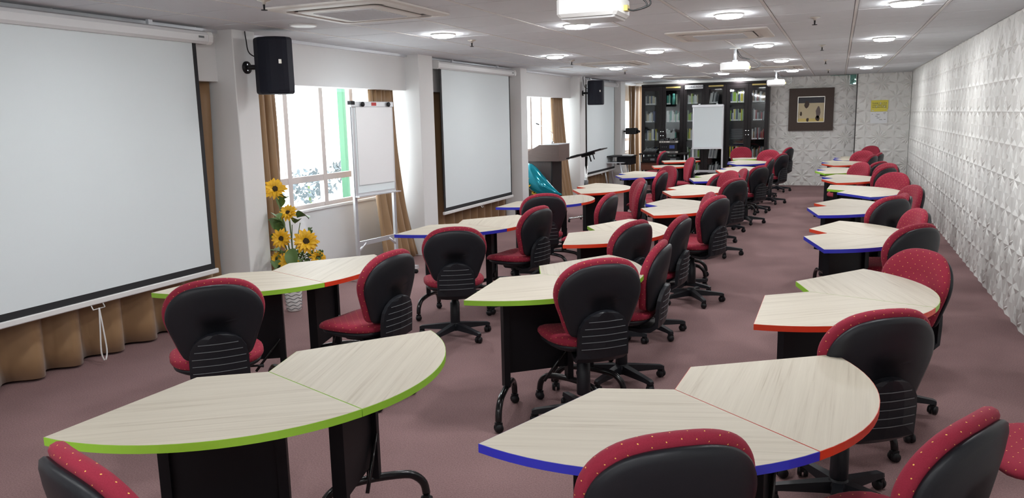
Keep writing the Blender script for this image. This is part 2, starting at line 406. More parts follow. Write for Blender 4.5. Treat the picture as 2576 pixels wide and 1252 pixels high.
cs = thing('ceiling_speaker', 'round white ceiling speaker above the black wall loudspeaker by the first window', 'speaker', (-4.23, 5.6, H), 0, 'round ceiling speakers')
obj('ring', B().lathe([(.10, .002), (.118, 0), (.114, -.012), (.10, -.008)], 24), 'white_plastic', cs)
obj('grille', B().lathe([(.002, -.005), (.10, -.005), (.10, 0), (.002, 0)], 24), 'ceil_tile', cs)
index(cs); dup(cs, (-4.25, 12.6, H), 0, 'round white ceiling speaker above the lectern bay')
# air conditioning cassettes
def rsq(h, r, z, n=5):
    return [(sx*(h-r)+r*cos(a), sy*(h-r)+r*sin(a), z) for sx, sy, a0 in ((1, 1, 0), (-1, 1, pi/2), (-1, -1, pi), (1, -1, 1.5*pi)) for a in [a0+pi/2*k/n for k in range(n+1)]]
ac0 = thing('air_conditioner', 'square ceiling air conditioner cassette nearest the first projection screen', 'air conditioner', (-3.35, 5.15, H), 0, 'ceiling air conditioner cassettes')
fr = B(); fr.rings([rsq(.50, .03, .001), rsq(.50, .03, -.012), rsq(.475, .03, -.02), rsq(.405, .06, -.024), rsq(.400, .06, -.004)], cap=False); obj('frame', fr, 'offwhite', ac0)
obj('air_slot', B().rings([rsq(.402, .06, -.006), rsq(.402, .06, -.002)]), 'black', ac0)
obj('centre_panel', B().rings([rsq(.335, .05, -.004), rsq(.345, .05, -.022), rsq(.33, .05, -.028)]), 'offwhite', ac0)
g = B()
for k in range(24): g.box(-.25, .25, -.25+k*.0215, -.25+k*.0215+.011, -.033, -.027)
obj('grille', g, 'ceil_tile', ac0)
for k in range(4):
    a = k*pi/2; f = B().box(-.27, .27, .355, .398, -.016, -.010).tf(M.Rotation(a, 4, 'Z')); obj('louvre', f, 'offwhite', ac0)
index(ac0)
for x, y, t in ((-1.18, 8.6, 'above the green-edged desks of the middle row'), (-3.36, 12.25, 'before the lectern bay'), (-1.15, 15.45, 'between the second and third hanging projectors'), (-3.2, 18.05, 'in front of the bookcase')):
    dup(ac0, (x, y, H), 0, 'square ceiling air conditioner cassette '+t)
# projectors
def projector(x, y, drop, label, rz):
    t = thing('projector', label, 'projector', (x, y, H), rz, 'hanging projectors')
    z = -drop
    bd = obj('body', B().bbox(-.17, .17, -.14, .14, z, z+.11, .018), 'white_plastic', t)
    obj('underside', B().bbox(-.15, .15, -.12, .12, z-.012, z+.002, .006), 'screen_case', bd)
    obj('lens', B().cyl((-.165, .05, z+.055), (-.195, .05, z+.055), .04, .036), 'black', t)
    obj('pole', B().cyl((0, 0, z+.13), (0, 0, 0), .019), 'alu', t)
    obj('ceiling_plate', B().lathe([(.07, 0), (.07, -.008), (.02, -.012)], 16), 'white_plastic', t)
    obj('bracket', B().box(-.10, .10, -.015, .015, z+.108, z+.122).box(-.015, .015, -.1, .1, z+.108, z+.122).box(-.03, .03, -.03, .03, z+.12, z+.14), 'alu', t)
    for k in (0, 1):
        obj('cable', B().tube(smooth([(.02, 0, -.02), (.06+.03*k, 0, -drop*.4), (.20+.05*k, .02, -drop*.55), (.29+.02*k, .03, z+.06), (.22, .02, z+.03), (.17, .02, z+.05)], 6), .005, 6), 'cable', t)
    obj('cable_plug', B().box(.165, .19, .0, .05, z+.03, z+.06), 'gold', t)
projector(-1.27, 4.25, .29, 'white ceiling projector facing the first projection screen', 0)
projector(-1.26, 10.5, .29, 'white ceiling projector facing the second projection screen', 0)
projector(-1.22, 17.0, .28, 'white ceiling projector facing the third projection screen, near the bookcase', 0)

# ------------------------------------------------------------------ projection screens
def pscreen(y0, y1, X, zt, zb, which, cord):
    t = thing('projection_screen', 'pulled-down white projection screen with black border, '+which, 'projection screen', (X, (y0+y1)/2, zb), 0, 'wall projection screens')
    yc = (y0+y1)/2; a, b_ = y0-yc, y1-yc; T = zt-zb
    pr = [(-.055, -.045), (.03, -.05), (.055, -.03), (.06, .02), (.05, .045), (.02, .058), (-.055, .058)]
    obj('housing', B().rings([[(x, y, T+z) for x, z in pr] for y in (a+.05, b_-.05)]), 'screen_case', t)
    for y, e in ((a, a+.05), (b_-.05, b_)):
        ec = obj('end_cap', B().rings([[(x*1.08, yy, T+z*1.08) for x, z in pr] for yy in (y, e)]), 'white_plastic', t)
    obj('fabric', B().box(-.003, .001, a+.14, b_-.14, .07, T-.04), 'black_border', t)
    obj('white_surface', B().box(.001, .003, a+.185, b_-.185, .12, T-.04), 'screen', t)
    obj('bottom_bar', B().bbox(-.016, .016, a+.11, b_-.11, .028, .07, .006), 'white_plastic', t)
    obj('hanger', B().box(-.02, .01, -.85, -.81, T+.05, T+.10).box(-.02, .01, .72, .76, T+.05, T+.10), 'alu', t)
    obj('maker_plate', B().box(.0605, .062, b_-.16, b_-.10, T-.005, T+.012), 'plastic_rib', t)
    if cord:
        obj('pull_handle', B().tube([(0, -.05, .03), (.02, -.05, -.005), (.02, .05, -.005), (0, .05, .03)], .005, 6), 'white_plastic', t)
        c = B()
        for k in (-1, 1): c.tube(smooth([(.02, 0, 0), (.022, .012*k, -.15), (.022, .024*k, -.33), (.022, .006*k, -cord)], 5), .006, 6)
        obj('pull_cord', c, 'white_plastic', t)
    else:
        obj('pull_handle', B().tube([(0, -.03, .03), (.02, -.03, .0), (.02, .03, .0), (0, .03, .03)], .005, 6), 'white_plastic', t)
pscreen(2.62, 5.30, -5.0, 2.475, .44, 'first one, beside the sunflowers', .40)
pscreen(9.37, 12.09, -5.0, 2.475, .42, 'between the flip chart easel and the lectern', 0)
pscreen(16.02, 18.60, -5.0, 2.475, .43, 'last one, next to the bookcase', 0)
# ------------------------------------------------------------------ curtains
def curtain(y0, y1, X, z0, z1, folds, amp, label, gather=0, lean=0, seed=1, xl=0, xs=0):
    rnd = random.Random(seed); n = max(24, folds*10); rows = 14; vs = []; fs = []; b = B()
    ph = [rnd.uniform(-.5, .5) for _ in range(folds+2)]
    yc = (y0+y1)/2
    for r in range(rows+1):
        t = r/rows; z = z1+(z0-z1)*t; row = []
        for k in range(n+1):
            s = k/n; p = s*folds*2*pi; f = int(s*folds)
            y = y0+(y1-y0)*s
            y = yc+(y-yc)*(1-gather*(1-t))+lean*t
            x = X+amp*(.65+.35*t)*sin(p+ph[f]*.6+.3*sin(3*t+s*9))+.012*sin(7*s+5*t)+xl*t*t+xs*s
            row.append((x, y+.012*sin(p*.5+4*t), z))
        vs.append(row)
    th = .006
    flat = [p for r in vs for p in r]; m = n+1
    b.add(flat, [(i*m+j, i*m+j+1, (i+1)*m+j+1, (i+1)*m+j) for i in range(rows) for j in range(n)], True)
    o = obj('curtain', b, 'curtain'); sm = o.modifiers.new('thick', 'SOLIDIFY'); sm.thickness = th
    return tag(o, label, 'curtain', 'brown satin curtains')
curtain(2.45, 5.48, -5.20, .02, 2.14, 9, .075, 'brown curtain drawn behind the first projection screen', seed=3)
curtain(6.0, 6.54, -5.33, .05, 2.14, 4, .05, 'brown curtain gathered behind the sunflowers', .1, seed=4)
curtain(7.98, 8.76, -5.24, .02, 2.14, 5, .05, 'brown curtain hanging behind the flip chart easel', .30, 0, seed=5, xl=.22)
curtain(9.19, 12.22, -5.22, .02, 2.14, 11, .06, 'brown curtain drawn behind the second projection screen', seed=6)
curtain(14.45, 15.42, -5.24, .02, 2.14, 5, .06, 'brown curtain hanging behind the lectern', .3, seed=7, xl=.2)
curtain(15.87, 18.74, -5.22, .02, 2.14, 10, .06, 'brown curtain drawn behind the last projection screen', seed=8)
curtain(19.70, 20.80, -4.97, .02, 2.50, 5, .035, 'brown curtain in the corner beside the bookcase', 0, seed=9, xs=.28)

# ------------------------------------------------------------------ wall loudspeakers
def loudspeaker(loc, rz, plate, label):
    t = thing('wall_loudspeaker', label, 'loudspeaker', loc, rz, 'black wall loudspeakers')
    pr = [(-.15, .09), (-.165, .02), (-.13, -.07), (-.06, -.125), (.03, -.145), (.12, -.12), (.165, -.05), (.165, .04), (.14, .09), (.08, .13), (-.08, .13)]
    bd = obj('cabinet', B().rings([[(x*s, y*s, z) for x, y in pr] for s, z in ((.9, -.245), (.98, -.235), (1, -.22), (1, .22), (.98, .235), (.9, .245))]), 'speaker', t)
    gp = [(-.063, -.128), (-.03, -.143), (.03, -.150), (.08, -.142), (.118, -.124)]
    obj('grille', B().rings([[(x, y, z) for x, y in gp]+[(x, y+.008, z) for x, y in reversed(gp)] for z in (-.215, .215)]), 'speaker', t)
    lg = B().box(-.012, .012, -.004, 0, -.018, .018)
    lo = obj('badge', lg, 'silver', t, (.055, -.149, .03)); lo.rotation_euler = (0, 0, .15)
    R_ = M.Rotation(-rz, 3, 'Z'); d = R_ @ (V(plate)-V(loc)); n = (R_ @ V((1, 0, 0)))
    obj('wall_plate', B().tube([d, d+n*.015], .055, 18), 'black', t)
    obj('bracket_arm', B().tube(smooth([d+n*.01, d+n*.06, V((0, .10, 0))+n*-.02, (0, .08, 0)], 4), .022, 8), 'black', t)
    obj('plate_label', B().box(-.004, .004, -.012, .012, -.03, .03).tf(M.Translation(d+n*.016)), 'alu', t)
    top = d+V((0, 0, H-plate[2]-.005))
    obj('cable', B().tube(smooth([top+n*.012, d+n*.02+V((0, 0, .24)), d+n*.05+V((0, 0, .12)), (-.08, .10, .06)], 6), .006, 6), 'cable', t)
loudspeaker((-4.66, 5.72, 2.255), RD(38), (XC, 5.66, 2.25), 'black loudspeaker bracketed to the column by the sunflowers')
loudspeaker((-4.64, 15.66, 2.23), RD(30), (XC, 15.66, 2.23), 'black loudspeaker bracketed to the column beside the last projection screen')

# ------------------------------------------------------------------ flip chart easels
def easel(loc, rz, label, pad):
    t = thing('flip_chart_easel', label, 'flip chart', loc, rz)   # board faces local -y
    hw = .335
    for s in (-1, 1):
        obj('post', B().box(s*hw-.02, s*hw+.02, -.012, .018, .06, 1.95), 'alu', t)
        ft = obj('foot_bar', B().box(s*hw-.022, s*hw+.022, -.30, .30, .055, .095), 'alu', t)
        for y in (-.27, .27): obj('caster', B().cyl((s*hw-.012, y, .026), (s*hw+.012, y, .026), .026).cyl((s*hw, y, .03), (s*hw, y, .06), .008), 'black', ft)
        obj('brace', B().tube([(s*(hw-.01), 0, .34), (s*(hw-.13), 0, .425)], .014, 6), 'alu', t)
    obj('cross_bar', B().box(-hw, hw, -.008, .014, .40, .45), 'alu', t)
    bd = obj('board', B().bbox(-hw-.012, hw+.012, -.03, -.012, .95, 1.96, .006), 'alu', t)
    obj('board_face', B().box(-hw+.02, hw-.02, -.033, -.03, .985, 1.90), 'screen', bd)
    obj('pen_tray', B().box(-hw-.03, hw+.03, -.085, -.03, .945, .957), 'alu', t)
    obj('clamp_bar', B().bbox(-hw-.03, hw+.01, -.045, -.012, 1.905, 1.965, .006), 'alu', t)
    if pad:
        obj('corner_cap', B().box(-hw-.04, -hw+.02, -.048, .0, 1.93, 1.97), 'black', t)
        for s in (-.2, .24): obj('knob', B().lathe([(.014, 0), (.026, .006), (.026, .022), (.010, .028)], 8).tf(M.Translation((s, -.045, 1.935)) @ M.Rotation(pi/2, 4, 'X')), 'black', t)
        obj('brand_label', B().box(-.04, .04, -.0475, -.045, 1.92, 1.955), 'red_logo', t)
        obj('paper_pad', B().box(-hw+.035, hw-.03, -.044, -.033, 1.07, 1.905), 'paper', t)
    else:
        for s in (-.2, .2): obj('hook', B().box(s-.02, s+.02, -.03, 0, 1.965, 1.985), 'alu', t)
        obj('bottom_lip', B().box(-hw-.01, hw+.01, -.05, -.03, .95, .99), 'alu', t)
easel((-4.77, 7.42, 0), RD(83), 'tall grey flip chart easel with white paper pad, in front of the first window', True)
easel((-2.81, 18.62, 0), 0, 'blank white easel board standing in front of the bookcase', False)

# ------------------------------------------------------------------ sunflower arrangement
sv = thing('sunflower_arrangement', 'tall arrangement of yellow sunflowers in a white wavy-lined vase by the column', 'flowers', (-4.69, 5.80, 0))
O = V(sv.location)
vs_ = obj('vase', B().lathe([(.055, 0), (.066, .01), (.074, .10), (.085, .25), (.095, .40), (.10, .46), (.092, .46), (.085, .40)], 28), 'vase', sv)
for k in range(13):
    z = .03+k*.033; r = .0675+.034*(z/.46)**1.0
    obj('wave_line', B().tube([((r+.0015)*cos(a), (r+.0015)*sin(a), z+.007*sin(a*6+k*1.3)) for a in [2*pi*i/48 for i in range(49)]], .0032, 4), 'vase_line', vs_)
def petal_mesh():
    b = B(); L_ = .085; w_ = .02; rows = 5
    rs = []
    for i in range(rows+1):
        t = i/rows; ww = w_*math.sin(pi*min(1, .18+t*.82))**.7 if t < 1 else .001; x = .03+L_*t; z = .012*sin(pi*t)-.012*t*t
        rs += [[(x, -ww, z+.004), (x, 0, z-.003), (x, ww, z+.004)]]
    b.rings(rs, cap=False, closed=False, smooth=True)
    me = b.mesh('petal', 'petal'); return me
PET = petal_mesh()
DISC = B().lathe([(.002, .018), (.02, .017), (.034, .010), (.04, -.002), (.034, -.012), (.002, -.018)], 16).mesh('sunflower_head', 'flower_disc')
def leafm(L_, w_):
    b = B(); rs = []
    for i in range(8):
        t = i/7; ww = w_*sin(pi*min(1, .08+t*.92))**.8; x = L_*t; z = .05*L_*sin(pi*t)*2-.35*L_*t*t
        rs.append([(x, -ww, z+.18*ww), (x, -ww*.5, z), (x, 0, z-.012), (x, ww*.5, z), (x, ww, z+.18*ww)])
    return b.rings(rs, cap=False, closed=False, smooth=True).mesh('leaf', 'leaf')
LEAF = leafm(.17, .055)
rf = random.Random(5)
flowers = [((692, 476), 5.90, .98, (.55, -.75, .45)), ((724, 535), 5.92, .80, (.25, -.75, .60)), ((708, 600), 5.76, .88, (.35, -.9, .15)), ((770, 607), 5.78, 1.12, (.45, -.75, .35)),
           ((727, 657), 5.72, .95, (.3, -.9, .2)), ((800, 648), 5.86, .72, (.75, -.5, .2)), ((697, 650), 5.86, .62, (.0, -.9, .3))]
for (px, Yf, sc, nr) in flowers:
    p = aty(*px, Yf)-O; n = V(nr).normalized()
    q = n.to_track_quat('Z', 'Y')
    hd = link('sunflower_head', DISC, sv, p); hd.rotation_mode = 'QUATERNION'; hd.rotation_quaternion = q; hd.scale = (sc,)*3
    for ly_, (cnt, tilt, off) in enumerate(((15, .0, 0), (14, .35, .2))):
        for k in range(cnt):
            pt = link('petal', PET, hd); pt.rotation_euler = (rf.uniform(-.2, .2), -tilt+rf.uniform(-.18, .12), 2*pi*k/cnt+off+rf.uniform(-.06, .06)); s = rf.uniform(.86, 1.05)*(.9 if ly_ else 1); pt.scale = (s, s, s)
    obj('stem', B().tube(smooth([(rf.uniform(-.03, .03), rf.uniform(-.03, .03), .36), (p.x*.5, p.y*.5+.03, .36+(p.z-.36)*.5 if p.z > .45 else .5), p-n*.03], 5), .007, 6), 'stem', sv)
for (x, y, Yf, az, el, s) in [(748, 545, 5.95, -10, .3, 1.1), (690, 540, 5.88, -100, .2, 1.0), (712, 500, 5.95, -30, .5, .8), (735, 625, 5.70, -60, -.9, 1.15), (690, 575, 5.88, -130, .9, 1.1), (700, 585, 5.9, -60, 1.1, .9), (715, 570, 5.92, -160, .7, 1.0),
                              (690, 655, 5.8, -70, -.2, 1.1), (708, 668, 5.75, -90, -.3, 1.1), (760, 650, 5.85, -70, .1, .9), (780, 640, 5.9, -30, .2, .8), (690, 600, 5.9, -100, .8, 1.0), (705, 520, 5.93, -80, 1.2, .8), (742, 560, 5.95, -35, .6, .9), (685, 630, 5.9, -90, .4, 1.0)]:
    az = max(az, -35) if x < 708 else az; p = aty(x, y, Yf)-O; l = link('leaf', LEAF, sv, p, (rf.uniform(-.6, .6), -el, RD(az))); l.scale = (s,)*3
fb = B()
for _ in range(420):
    p = aty(rf.uniform(690, 812), rf.uniform(628, 672), rf.uniform(5.80, 6.0))-O; u = V((rf.gauss(0, 1), rf.gauss(0, 1), rf.gauss(0, 1))).normalized()*.017; v_ = u.orthogonal().normalized()*.010
    fb.add([p-u, p+v_, p+u, p-v_], [(0, 1, 2, 3)])
for _ in range(40):
    p = aty(rf.uniform(776, 785), rf.uniform(572, 590), 5.95)-O; u = V((rf.gauss(0, 1), rf.gauss(0, 1), rf.gauss(0, 1))).normalized()*.012; v_ = u.orthogonal().normalized()*.008
    fb.add([p-u, p+v_, p+u, p-v_], [(0, 1, 2, 3)])
o = obj('filler_foliage', fb, 'leaf', sv); o['kind'] = 'stuff'
tw = B()
for x, y in ((780, 580), (755, 560), (812, 640), (770, 640), (700, 640), (735, 565)):
    e = aty(x, y, 5.93)-O; tw.tube(smooth([(0, 0, .38), (e.x*.5, e.y*.5, .42+(e.z-.38)*.4), e], 5), .004, 5)
obj('twig', tw, 'stem', sv)

# ------------------------------------------------------------------ lectern, microphone, stand, balloon
lt = thing('lectern', 'brown wooden lectern with sloped desk box in the second window bay', 'lectern', (-4.88, 13.35, 0))
pf = [(-.40, .98), (.33, .98), (.33, 1.27), (-.04, 1.27), (-.40, 1.085)]
obj('desk_box', B().rings([[(x, y, z) for x, z in pf] for y in (-.30, .30)]), 'lectern', lt)
obj('pedestal', B().box(-.28, .17, -.25, .25, .05, .98), 'lectern_dark', lt)
obj('pedestal_front', B().box(.17, .19, -.26, .26, .05, .98), 'wood_dark', lt)
obj('base', B().bbox(-.36, .28, -.30, .30, 0, .05, .01), 'lectern', lt)
obj('top_plate', B().box(.10, .335, -.31, .31, 1.27, 1.282), 'alu', lt)
mc = thing('gooseneck_microphone', 'thin gooseneck microphone standing on the lectern', 'microphone', (-4.72, 13.2, 1.282))
obj('base', B().lathe([(.035, 0), (.035, .02), (.012, .05), (.008, .07)], 14), 'chrome', mc)
obj('gooseneck', B().tube(smooth([(0, 0, .06), (.01, 0, .16), (-.03, 0, .22), (-.14, 0, .29), (-.25, 0, .345)], 6), .005, 6), 'chrome', mc)
obj('capsule', B().tube([(-.25, 0, .345), (-.28, 0, .358), (-.31, 0, .37)], [.008, .012, .010], 10), 'black', mc)
ls = thing('laptop_stand', 'chrome pole stand with tilted black tray, in front of the lectern', 'stand', (-3.88, 12.5, 0))
obj('pole', B().cyl((0, 0, .05), (.01, 0, 1.09), .022).cyl((0, 0, .3), (.003, 0, .62), .03), 'chrome', ls)
obj('collar', B().cyl((.003, 0, .60), (.004, 0, .70), .036), 'plastic_rib', ls)
tr = obj('tray', B().bbox(-.31, .31, -.20, .20, -.008, .012, .006), 'black', ls, (.02, 0, 1.145)); tr.rotation_euler = (0, RD(-15), 0)
obj('tray_bracket', B().bbox(-.09, .12, -.07, .07, -.045, -.006, .01), 'black', tr)
obj('clamp_lever', B().tube([(.10, -.02, -.03), (.11, -.03, -.13)], .009, 6), 'black', tr)
obj('clamp_lever', B().tube([(.04, -.02, -.03), (.045, -.03, -.15)], .012, 6), 'black', tr)
obj('tray_lip', B().box(-.24, -.10, -.18, .1, .012, .022), 'black', tr)
for k in range(4):
    a = k*pi/2+.6; lg = obj('leg', B().tube([(0, 0, .09), (.30*cos(a), .30*sin(a), .06)], .018, 8), 'chrome', ls)
    obj('caster', B().cyl((.30*cos(a)-.01, .30*sin(a), .028), (.30*cos(a)+.01, .30*sin(a), .028), .028).cyl((.30*cos(a), .30*sin(a), .03), (.30*cos(a), .30*sin(a), .07), .008), 'black', lg)
bl = thing('foil_balloon', 'shiny turquoise tapering shell-like balloon with yellow stars, before the lectern', 'balloon', (-4.75, 12.88, .0))
def shell():
    b = B(); rs = []; n = 14
    top = [(-.32, .97), (-.24, .95), (-.15, .88), (-.05, .76), (.05, .65), (.15, .54), (.25, .45), (.31, .42)]
    bot = [(-.32, .52), (-.24, .46), (-.15, .405), (-.05, .385), (.05, .385), (.15, .39), (.25, .405), (.31, .415)]
    for (x, zt), (_, zb) in zip(top, bot):
        c = (zt+zb)/2; h_ = (zt-zb)/2; d = min(.14, h_*.75)
        rs.append([(x+.06*(zt-.6)*sin(a)*0, -d*cos(a), c+h_*sin(a)) for a in [2*pi*k/n for k in range(n)]])
    return b.rings(rs, True, smooth=True)
sb = obj('shell', shell(), 'turquoise', bl)
rim = B().tube(smooth([(-.10, -.05, .39), (.05, -.06, .382), (.2, -.03, .395), (.315, 0, .417)], 5), .008, 6); obj('rim', rim, 'turquoise', sb)
for k, (x, z) in enumerate(((-.30, .86), (-.29, .70), (-.27, .57))):
    st = B(); pts = [((.05 if i % 2 == 0 else .02)*cos(2*pi*i/10), 0, (.05 if i % 2 == 0 else .02)*sin(2*pi*i/10)) for i in range(10)]
    st.rings([[(p[0], y, p[2]) for p in pts] for y in (-.004, .0)]); obj('star', st, 'star_yellow', sb, (x, -.142, z))
obj('weight_base', B().lathe([(.16, 0), (.18, .05), (.12, .2), (.05, .32), (.06, .40)], 16), 'turquoise', bl)
fl = thing('yellow_flower_pot', 'small pot of yellow flowers and spiky green leaves beside the turquoise balloon', 'potted plant', (-5.06, 12.86, 0))
obj('pot', B().lathe([(.07, 0), (.09, .22), (.10, .23), (.09, .23)], 16), 'white_plastic', fl)
for k in range(14):
    a = k*2.4; lf = link('leaf', LEAF, fl, (0, 0, .22), (0, -.9-.03*k, a)); lf.scale = (1.0, .35, 1.2)
for k in range(5):
    a = k*1.3; p = V((.11*cos(a), .11*sin(a), .44+.03*k)); hd = link('flower', DISC, fl, p); hd.scale = (.5,)*3; hd.rotation_euler = (.9, 0, a)
    for q in range(10): pt = link('petal', PET, hd); pt.rotation_euler = (0, 0, 2*pi*q/10)
    obj('stem', B().tube([(0, 0, .2), p], .004, 5), 'stem', fl)

# ------------------------------------------------------------------ bookcase at the back
BKF = 19.55; shelves = [.05, .31, .67, 1.12, 1.57, 2.0]; ZT = 2.47
bays_x = [(-4.60, -4.07), (-4.07, -3.555), (-3.555, -3.035), (-3.035, -2.53), (-2.53, -2.02), (-2.02, -1.545)]
unitname = ['in the corner by the curtain', 'in the middle under the reading room sign', 'next to the patterned wall']
for u in range(3):
    x0, x1 = bays_x[2*u][0], bays_x[2*u+1][1]; xm = bays_x[2*u][1]
    t = thing('bookcase', 'tall dark wood bookcase with glass doors, '+unitname[u], 'bookcase', ((x0+x1)/2, (BKF+YB)/2, 0), 0, 'row of glass-door bookcases')
    O2 = V(t.location)
    def P(b): return b.tf(M.Translation(-O2))
    y1 = YB-.01
    obj('side_panel', P(B().box(x0+.002, x0+.025, BKF+.02, y1, 0, ZT)), 'wood_dark', t); obj('side_panel', P(B().box(x1-.025, x1-.002, BKF+.02, y1, 0, ZT)), 'wood_dark', t)
    obj('divider', P(B().box(xm-.012, xm+.012, BKF+.02, y1, .05, ZT-.02)), 'wood_dark', t)
    obj('back_panel', P(B().box(x0+.025, x1-.025, y1-.02, y1, 0, ZT)), 'shelf_back', t)
    obj('top_panel', P(B().box(x0, x1, BKF, y1, ZT-.02, ZT+.03)), 'wood_dark', t)
    obj('plinth', P(B().box(x0+.025, x1-.025, BKF+.03, y1-.02, 0, .05)), 'wood_dark', t)
    for k in (0, 1):
        a, b_ = (x0+.025, xm-.012) if k == 0 else (xm+.012, x1-.025)
        for z in shelves[1:]: obj('shelf', P(B().box(a, b_, BKF+.03, y1-.02, z-.022, z)), 'glass_teal' if z > .4 else 'wood_dark', t)
        obj('shelf', P(B().box(a, b_, BKF+.03, y1-.02, .04, .055)), 'wood_dark', t)
        bx0, bx1 = bays_x[2*u+k]; d = B(); st = .083
        d.box(bx0+.004, bx0+st, BKF, BKF+.02, .04, ZT-.03); d.box(bx1-st, bx1-.004, BKF, BKF+.02, .04, ZT-.03)
        d.box(bx0+st, bx1-st, BKF, BKF+.02, .04, .10); d.box(bx0+st, bx1-st, BKF, BKF+.02, ZT-.13, ZT-.03)
        dr = obj('door', P(d), 'wood_dark', t)
        obj('door_glass', P(B().box(bx0+st, bx1-st, BKF+.008, BKF+.012, .10, ZT-.13)), 'glass_door', dr)
        kx = bx1-.03 if k == 0 else bx0+.03
        for z in (1.235, 1.335): obj('knob', P(B().cyl((kx, BKF, z), (kx, BKF-.022, z), .011, .014, 10)), 'chrome', dr)
        if (u, k) in ((0, 1), (1, 1), (2, 1)): obj('door_plate', P(B().box(bx0+st, bx1-st+.01, BKF-.006, BKF, ZT-.075, ZT-.04)), 'gold', dr)
# "READING ROOM" sign over the third door
def text(name, body, size, m, parent, loc, rot, align='CENTER', ex=.0012):
    c = bpy.data.curves.new(name, 'FONT'); c.body = body; c.size = size; c.align_x = align; c.align_y = 'CENTER'; c.extrude = ex; c.space_line = 1.15; c.resolution_u = 2
    o = bpy.data.objects.new(name, c); COL.objects.link(o); dg = bpy.context.evaluated_depsgraph_get(); me = bpy.data.meshes.new_from_object(o.evaluated_get(dg))
    me.materials.clear(); me.materials.append(MT[m]); bpy.data.objects.remove(o); return link(name, me, parent, loc, rot)
sg = tag(obj('reading_room_sign', B().box(-.215, .215, -.008, 0, -.045, .045), 'paper', None, (-3.30, BKF-.001, 2.405)), 'white sign reading READING ROOM above the middle bookcase door', 'sign')
text('lettering', 'READING ROOM', .062, 'ink', sg, (0, -.009, 0), (pi/2, 0, 0))
# books
rb = random.Random(11)
pal = [['white', 'grey', 'navy', 'cream', 'dark grey'], ['white', 'pale green', 'white', 'teal'], ['pale green', 'white', 'cream', 'grey', 'lime green'], ['grey', 'white', 'dark grey', 'white'], ['lime green', 'white', 'navy', 'pale green', 'yellow'], ['grey', 'dark grey', 'white', 'dark red', 'brown']]
ordn = ['bottom', 'second', 'third', 'fourth', 'fifth', 'top']
BM = {}
def bookmesh(key, wd, hh, dp, m):
    if key not in BM:
        BM[key] = B().bbox(-wd/2, wd/2, -dp/2, dp/2, 0, hh, .003).mesh('book', m)
    return BM[key]
def lbl(wd):
    if ('l', wd) not in BM: BM[('l', wd)] = B().box(-wd/2+.001, wd/2-.001, -.0865, -.084, .004, .036).mesh('spine_label', 'paper')
    return BM[('l', wd)]
for bi, (a, b_) in enumerate(bays_x):
    for si, z in enumerate(shelves):
        if si == 0 and bi not in (2, 3, 4): continue
        if bi in (0, 1) and si < 2: continue
        if bi == 4 and si == 3:                                   # stack of grey folded cushions lying flat
            for k in range(5):
                o = tag(obj('folded_cloth', B().bbox(-.15, .15, -.11, .11, 0, .05, .02), 'book_dark grey', None, ((a+b_)/2, BKF+.19, z+.001+k*.0515)), 'dark folded cloth stacked on the bookcase shelf', 'cloth', 'folded cloths in the bookcase')
            continue
        x = a+.095; end = b_-.095-(.07 if rb.random() < .35 else 0)-(.045 if bi == 3 else 0); prev = None
        lean = 0
        while True:
            wd = rb.choice((.018, .022, .028, .035)); hh = rb.choice((.19, .22, .25, .28)); hh = min(hh, (shelves[si+1] if si < 5 else ZT-.03)-z-.06)
            if bi == 1 and si == 5 and x+wd > -3.855 and x < -3.745: x = -3.745; continue
            if x+wd > end: break
            c = rb.choice(pal[bi]+(['blue', 'yellow'] if si in (3,) and bi in (0, 2) else []))
            lean = 0 if bi != 3 else .14
            me = bookmesh((wd, round(hh, 3), c), wd, hh, .17, 'book_'+c)
            dx = hh*sin(lean)/2*0
            o = link('book', me, None, (x+wd/2+.001, BKF+.13, z+.001+(wd/2)*sin(lean)), (0, lean, 0)); tag(o, '%s book on the %s shelf of the %s' % (c, ordn[si], ('corner bookcase', 'middle bookcase', 'bookcase by the patterned wall')[bi//2]), 'book', 'books in the glass-door bookcases')
            if wd > .02: link('spine_label', lbl(wd), o, (0, 0, 0))
            x += wd+.002
mug = tag(obj('steel_flask', B().lathe([(.04, 0), (.042, .16), (.036, .18), (.034, .2), (.036, .26), (.01, .27)], 14), 'book_teal', None, (-3.80, BKF+.045, 2.001)), 'teal flask on the top bookcase shelf', 'flask')

# AV desk with mixer and rack
ad = thing('audio_desk', 'dark desk with reddish front panel holding audio gear before the bookcase', 'desk', (-3.98, 19.15, 0))
obj('top', B().bbox(-.52, .62, -.26, .26, .80, .83, .006), 'wood_dark', ad); obj('front_panel', B().box(-.50, .45, -.15, -.13, .42, .62), 'desk_red', ad)
for x in (-.50, .58):
    for y in (-.22, .22): obj('leg', B().cyl((x, y, 0), (x, y, .80), .018), 'alu', ad)
obj('lower_shelf', B().box(-.48, .58, -.2, .22, .60, .62), 'wood_dark', ad)
def gear(name, label, cat, x, y, z, wd, dp, hh, front, grp=None):
    t = thing(name, label, cat, (x, y, z), 0, grp); obj('case', B().bbox(-wd/2, wd/2, -dp/2, dp/2, 0, hh, .004), 'black', t)
    f = obj('front_plate', B().box(-wd/2+.004, wd/2-.004, -dp/2-.004, -dp/2, .006, hh-.006), front, t)
    for k in range(3): obj('dial', B().cyl((-wd*.38+k*wd*.12, -dp/2-.004, hh*.5), (-wd*.38+k*wd*.12, -dp/2-.016, hh*.5), .010, n=8), 'plastic_rib' if front == 'black' else 'black', t)
    obj('display', B().box(wd*.05, wd*.36, -dp/2-.006, -dp/2-.004, hh*.3, hh*.72), 'blue_label' if name == 'media_player' else ('plastic_rib' if front == 'black' else 'ink'), t)
    return t
gear('amplifier', 'silver-fronted amplifier at the bottom of the gear stack on the audio desk', 'amplifier', -3.78, 19.08, .831, .46, .32, .055, 'silver', 'gear stack')
